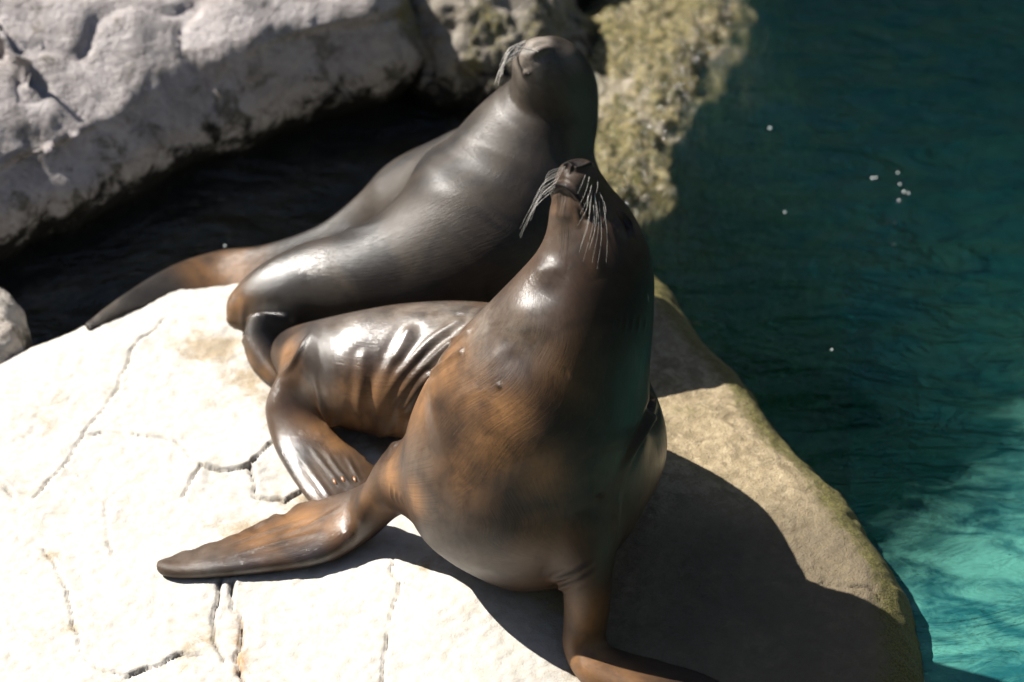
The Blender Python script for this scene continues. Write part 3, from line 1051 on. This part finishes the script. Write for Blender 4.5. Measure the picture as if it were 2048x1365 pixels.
SA.groove([(1238, 980), (1232, 1040), (1226, 1100)], .008, .006)
for pts in ([(1100, 1165), (1150, 1148), (1195, 1118)], [(1115, 1180), (1160, 1160), (1205, 1135)]):
    SA.groove(pts, .005, .005, dark=.3, lip=.002)
for pts in ([(800, 985), (803, 1000), (808, 1010)], [(790, 975), (793, 995), (796, 1008)], [(780, 965), (783, 990), (786, 1005)]):
    SA.groove(pts, .004, .003, dark=.2)
SA.groove([(1185, 1000), (1215, 985)], .004, .003, dark=.3)
SA.groove([(994, 765), (1002, 782)], .004, .002, dark=.8)
SA.groove([(1128, 732), (1140, 760)], .004, -.001, warm=.9)
for k in range(6):
    SA.groove([(1228 + 13 * k, 612 + 4 * k), (1226 + 13 * k, 640), (1222 + 13 * k, 672)], .0035, .0016, dark=.1)
for pts in ([(960, 740), (1010, 700), (1050, 690)], [(880, 830), (930, 790), (985, 775)], [(1010, 660), (1060, 655), (1100, 668)]):
    SA.groove(pts, .012, .0016)
SA.groove([(1062, 532), (1095, 538), (1130, 550)], .020, .006)
SA.bump(1098, 575, .035, .006)
SA.groove([(1000, 628), (1055, 630), (1110, 642)], .026, .005)
SA.bump(1030, 695, .05, .006)
# trailing edge of the flat flipper is scalloped
te = np.array([(P(px, py, z=.03)) for px, py in ((690, 988), (610, 1005), (520, 1042), (425, 1082), (355, 1106), (325, 1122))])
dd, tt = polydist(SA.v, te)
SA.v[:, 1] += np.exp(-(dd / .02) ** 2) * .010 * (vnoise(np.stack([tt * 16, 0 * tt, 0 * tt], 1), 77) - .2)
for pts in ([(640, 1030), (540, 1062), (440, 1098)], [(660, 1060), (560, 1085), (450, 1115)], [(600, 1018), (520, 1048), (450, 1078)], [(690, 1010), (630, 1045), (560, 1075)]):
    SA.groove(pts, .006, .0034, dark=.15, lip=.0012)
SA.apply()
# face
SA.refine(SA.hit(1180, 430), .16)
SA.refine(SA.hit(1150, 365), .065)
SA.bump(1182, 376, .022, .008)
SA.bump(1114, 357, .016, .006)
SA.bump(1124, 392, .016, .011)
SA.groove([(1100, 428), (1125, 432), (1152, 432)], .012, .005)
SA.groove([(1170, 425), (1178, 455), (1188, 500), (1200, 560)], .014, .005, dark=.15)
SA.bump(1262, 440, .020, .006)
SA.bump(1150, 330, .016, .003)
SA.apply()
E_MOUTH = SA.groove([(1096, 400), (1100, 386), (1110, 375), (1121, 369), (1133, 371), (1145, 381), (1156, 395), (1166, 413), (1173, 430)], .0042, .008, dark=.95, lip=.0015, taper=False)
SA.groove([(1150, 400), (1156, 430), (1158, 460)], .007, .004, dark=.3)
SA.groove([(1133, 331), (1139, 330), (1145, 336)], .0048, .007, dark=1.0, taper=False)
SA.groove([(1154, 339), (1166, 335), (1178, 330)], .0048, .007, dark=1.0, taper=False)
SA.groove([(1146, 333), (1141, 342), (1138, 350)], .0028, .003, dark=.7)
SA.groove([(1238, 416), (1249, 437), (1260, 460), (1265, 480)], .0036, .009, dark=1.0, lip=.004)
SA.groove([(1230, 425), (1240, 445), (1250, 468)], .005, .002, dark=.2)
SA.bump(1232, 440, .012, .003)
for px, py, r, am in ((1152, 330, .021, 1.0), (1275, 600, .11, .8), (1300, 740, .11, .8), (1285, 520, .05, .5), (1290, 860, .08, .5), (1155, 350, .03, .4), (1185, 380, .035, .4), (1120, 352, .02, .3)):  # dark nose and muzzle; right head and neck also get painted-in shade
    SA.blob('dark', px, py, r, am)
for px, py, r, am in ((1010, 830, .05, .85), (950, 790, .06, .5), (1080, 940, .045, .7), (930, 960, .06, .45), (980, 900, .06, .6), (780, 950, .04, .95), (745, 1010, .04, .65), (600, 1045, .055, 1), (520, 1075, .05, .75),
                      (670, 1050, .04, .7), (640, 860, .035, .9), (665, 885, .035, .8), (610, 840, .03, .5), (720, 830, .05, .8), (800, 850, .06, .95), (745, 800, .06, .95), (900, 720, .06, .8), (780, 770, .05, .7), (840, 800, .06, .9), (700, 800, .04, .8), (860, 770, .05, .7), (860, 760, .06, .45), (575, 705, .03, 1), (1170, 1240, .06, .7), (1160, 1320, .06, .9),
                      (830, 1000, .03, .8), (1130, 750, .05, .35), (1240, 1365, .06, .6), (1090, 1090, .07, .25), (1110, 420, .02, .2)):
    SA.blob('warm', px, py, r, am)
for px, py, r, am in ((880, 1060, .08, .22), (960, 1120, .08, .22), (840, 920, .05, .2), (400, 1130, .06, .3), (700, 960, .03, .2), (640, 940, .06, .3), (1160, 365, .035, .25), (1122, 400, .02, .25), (1110, 460, .04, .25), (1275, 455, .014, .3), (1250, 470, .010, .2), (700, 660, .06, .6), (800, 650, .08, .75), (890, 640, .08, .65), (960, 650, .06, .5), (1030, 650, .07, .4)):  # pale fur marks; also paints in sheen along the flank top and belly
    SA.blob('pale', px, py, r, am)
for px, py, r, am in ((1098, 575, .045, 1), (1030, 695, .055, 1), (1060, 640, .05, .6), (700, 660, .08, 1), (640, 760, .05, .9), (590, 800, .05, .9), (590, 900, .05, .8), (770, 670, .08, 1), (850, 635, .05, .35), (620, 1115, .045, 1),
                      (500, 1135, .05, .9), (700, 1075, .03, .9), (420, 1140, .04, .7), (650, 980, .04, .5), (1320, 880, .06, .5), (820, 740, .05, .2)):
    SA.blob('wet', px, py, r, am)
for a in ((686, 959), (709, 959), (669, 965)):
    SA.blob('dark', *a, .010, .7)
SA.apply()
spA = [loft(q, 30, 6)[3] for q in (A_CHEST, A_HIP[:7], A_FORE_L, A_FORE_R, A_HIND)]
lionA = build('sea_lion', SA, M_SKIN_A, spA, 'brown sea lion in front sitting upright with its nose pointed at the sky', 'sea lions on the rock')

def whisker_set(S, root, rows, lift, r0, label_none=None):
    for row in rows:
        p0 = S.hit(*row[0])
        d0 = depth(p0)
        pts = [p0 - .002 * near_n(S, p0)]
        for i, q in enumerate(row[1:]):
            d = ray(*q)
            pts.append(CAM + d * (d0 - lift * (i + 1) / (len(row) - 1)) / np.dot(d, FWD))
        tube('whisker', np.array(pts), r0, r0 * .25, M_WHISKER, root)

RW = [[(1170, 351), (1164, 368), (1155, 388)], [(1178, 354), (1171, 385), (1158, 412)], [(1183, 369), (1175, 400), (1160, 428)], [(1175, 388), (1173, 418), (1155, 452)], [(1183, 381), (1178, 434), (1161, 495)],
      [(1189, 388), (1186, 449), (1166, 523)], [(1189, 391), (1197, 452), (1184, 526)], [(1197, 403), (1203, 471), (1194, 538)], [(1198, 385), (1211, 415), (1208, 442)], [(1203, 394), (1214, 465), (1213, 526)],
      [(1190, 400), (1193, 440), (1185, 480)], [(1194, 362), (1195, 375), (1192, 388)], [(1180, 398), (1176, 450), (1158, 505)], [(1186, 410), (1189, 460), (1178, 500)]]
whisker_set(SA, lionA, RW, .03, .00034)
LW = []
for i in range(15):
    t = i / 14
    rx, ry = 1123 - 24 * t, 331 + 46 * t
    ex, ey = 1086 - 46 * min(1, t * 1.15), 378 + 96 * min(1, t * 1.1)
    ex += random.uniform(-3, 9); ey += random.uniform(-12, 6)
    LW.append([(rx + 9, ry + 2), ((rx + ex) / 2 - 6 + 3 * t, (ry + ey) / 2 - 6), (ex, ey)])
whisker_set(SA, lionA, LW, .02, .00034)
for a, b in (((682, 952), (690, 966)), ((706, 951), (713, 967)), ((666, 958), (673, 970))):
    p, q = SA.hit(*a), SA.hit(*b)
    pellet('claw', (p + q) / 2, q - p, near_n(SA, (p + q) / 2), .008, .0032, .0028, M_CLAW, lionA)
p, q = SA.hit(1291, 570), SA.hit(1300, 622)
n = near_n(SA, (p + q) / 2)
pellet('ear', (p + q) / 2 + n * .009, q - p, n, .024, .007, .011, M_EAR, lionA)
p, q = SA.hit(1246, 432), SA.hit(1260, 466)
pellet('eye', (p + q) / 2 - near_n(SA, p) * .001, q - p, near_n(SA, (p + q) / 2), .010, .0022, .0018, M_EYE, lionA)

# ------------------------------------------------------------------ the sea lion behind
B_BODY = body_stations([
    (464, 652, .05, 14, 14), (482, 628, .06, 42, 42), (540, 598, .085, 68, 68), (620, 572, .11, 86, 86), (730, 560, .14, 105, 105),
    (845, 532, .165, 148, 140), (945, 482, .20, 190, 172), (1020, 408, .255, 192, 172), (1052, 330, .33, 163, 150), (1072, 262, .395, 126, 120), (1100, 212, .45, 102, 98),
    (1106, 172, .50, 88, 86), (1092, 135, .555, 74, 70), (1071, 108, .59, 54, 50), (1063, 91, .608, 40, 36), (1059, 79, .618, 20, 16)])
B_FORE = blade_stations([
    ((935, 256, .27), (960, 470, .17), .05), ((822, 322, .178), (820, 470, .14), .06), ((738, 402, .105), (745, 480, .09), .046), ((645, 463, .05), (665, 520, .042), .034),
    ((530, 500, .005), (560, 560, .0), .026), ((440, 510, -.02), (450, 580, -.02), .022), ((340, 540, -.005), (370, 592, -.005), .018),
    ((240, 600, .008), (262, 627, .008), .014), ((168, 652, .004), (178, 666, .004), .008)])
B_HIND = blade_stations([
    ((495, 640, .08), (590, 640, .08), .05), ((487, 690, .05), (570, 690, .05), .04), ((503, 735, .03), (580, 740, .03), .03), ((543, 772, .02), (600, 780, .02), .015)])
mB = blend([(loft(B_BODY, 8, 64), None, 0, 0),
            (loft(B_FORE), P(775, 425, z=.15), .17, .13),
            (loft(B_HIND), P(530, 640, z=.08), .06, .02)], 0.006)
SB = Skin(relax(mB[0], mB[1], 4), mB[1])
w_ = smooth01(np.linalg.norm(SB.v - SB.hit(828, 325), axis=1), .11, .05)
SB.v = relax(SB.v, SB.f, 160, w_)
SB.n = vnormals(SB.v, SB.f)
SB.tree()
SB.groove([(500, 572), (488, 610), (487, 650), (492, 690)], .008, .012, dark=.5, warm=.8)
SB.groove([(452, 640), (470, 645), (488, 640)], .006, .006, dark=.2, warm=.9)
SB.groove([(780, 440), (700, 462), (640, 472)], .012, .008, dark=.2)
for pts in ([(1000, 205), (1060, 230), (1130, 290), (1160, 330)], [(960, 225), (1040, 262), (1110, 330)], [(900, 280), (990, 300), (1060, 350)], [(860, 330), (950, 340), (1030, 390)], [(820, 380), (920, 385), (1000, 420)]):
    SB.groove(pts, .018, .0012, lip=.0005)
SB.apply()
SB.groove([(1058, 116), (1075, 104), (1092, 98), (1108, 97)], .006, .006, dark=.3, lip=.004)
SB.groove([(1044, 151), (1053, 148), (1064, 147)], .005, .006, dark=.9, lip=.002)
SB.bump(1045, 95, .016, .005)
SB.apply()
for px, py, r, am in ((1045, 125, .055, 1), (1060, 90, .035, 1), (1085, 80, .03, .9), (1040, 160, .03, .5), (1140, 115, .03, .4), (1030, 180, .03, .4)):
    SB.blob('pale', px, py, r, am)
for px, py, r, am in ((470, 600, .04, .8), (455, 640, .03, .8), (500, 720, .03, .7), (530, 750, .03, .8), (460, 540, .06, 1), (410, 550, .05, .9), (500, 525, .04, .6)):
    SB.blob('warm', px, py, r, am)
for px, py, r, am in ((540, 570, .06, 1), (530, 620, .05, 1), (600, 540, .05, .8), (640, 480, .06, .7), (520, 690, .04, .6), (950, 255, .06, .15), (430, 520, .06, .4)):
    SB.blob('wet', px, py, r, am)
spB = [loft(q, 30, 6)[3] for q in (B_BODY, B_FORE, B_HIND)]
lionB = build('sea_lion', SB, M_SKIN_B, spB, 'dark grey sea lion lying behind with its back turned and head raised', 'sea lions on the rock')
BW = []
for i in range(16):
    t = i / 15
    rx, ry = 1052 - 24 * t, 76 + 38 * t
    ex, ey = 1004 - 14 * t + random.uniform(-4, 8), 132 + 42 * t + random.uniform(-8, 6)
    BW.append([(rx + 4, ry + 2), ((rx + ex) / 2 - 6, (ry + ey) / 2 - 8), (ex, ey)])
whisker_set(SB, lionB, BW, .02, .0009)
p, q = SB.hit(1046, 151), SB.hit(1062, 147)
pellet('eye', (p + q) / 2, q - p, near_n(SB, (p + q) / 2), .009, .003, .003, M_EYE, lionB)
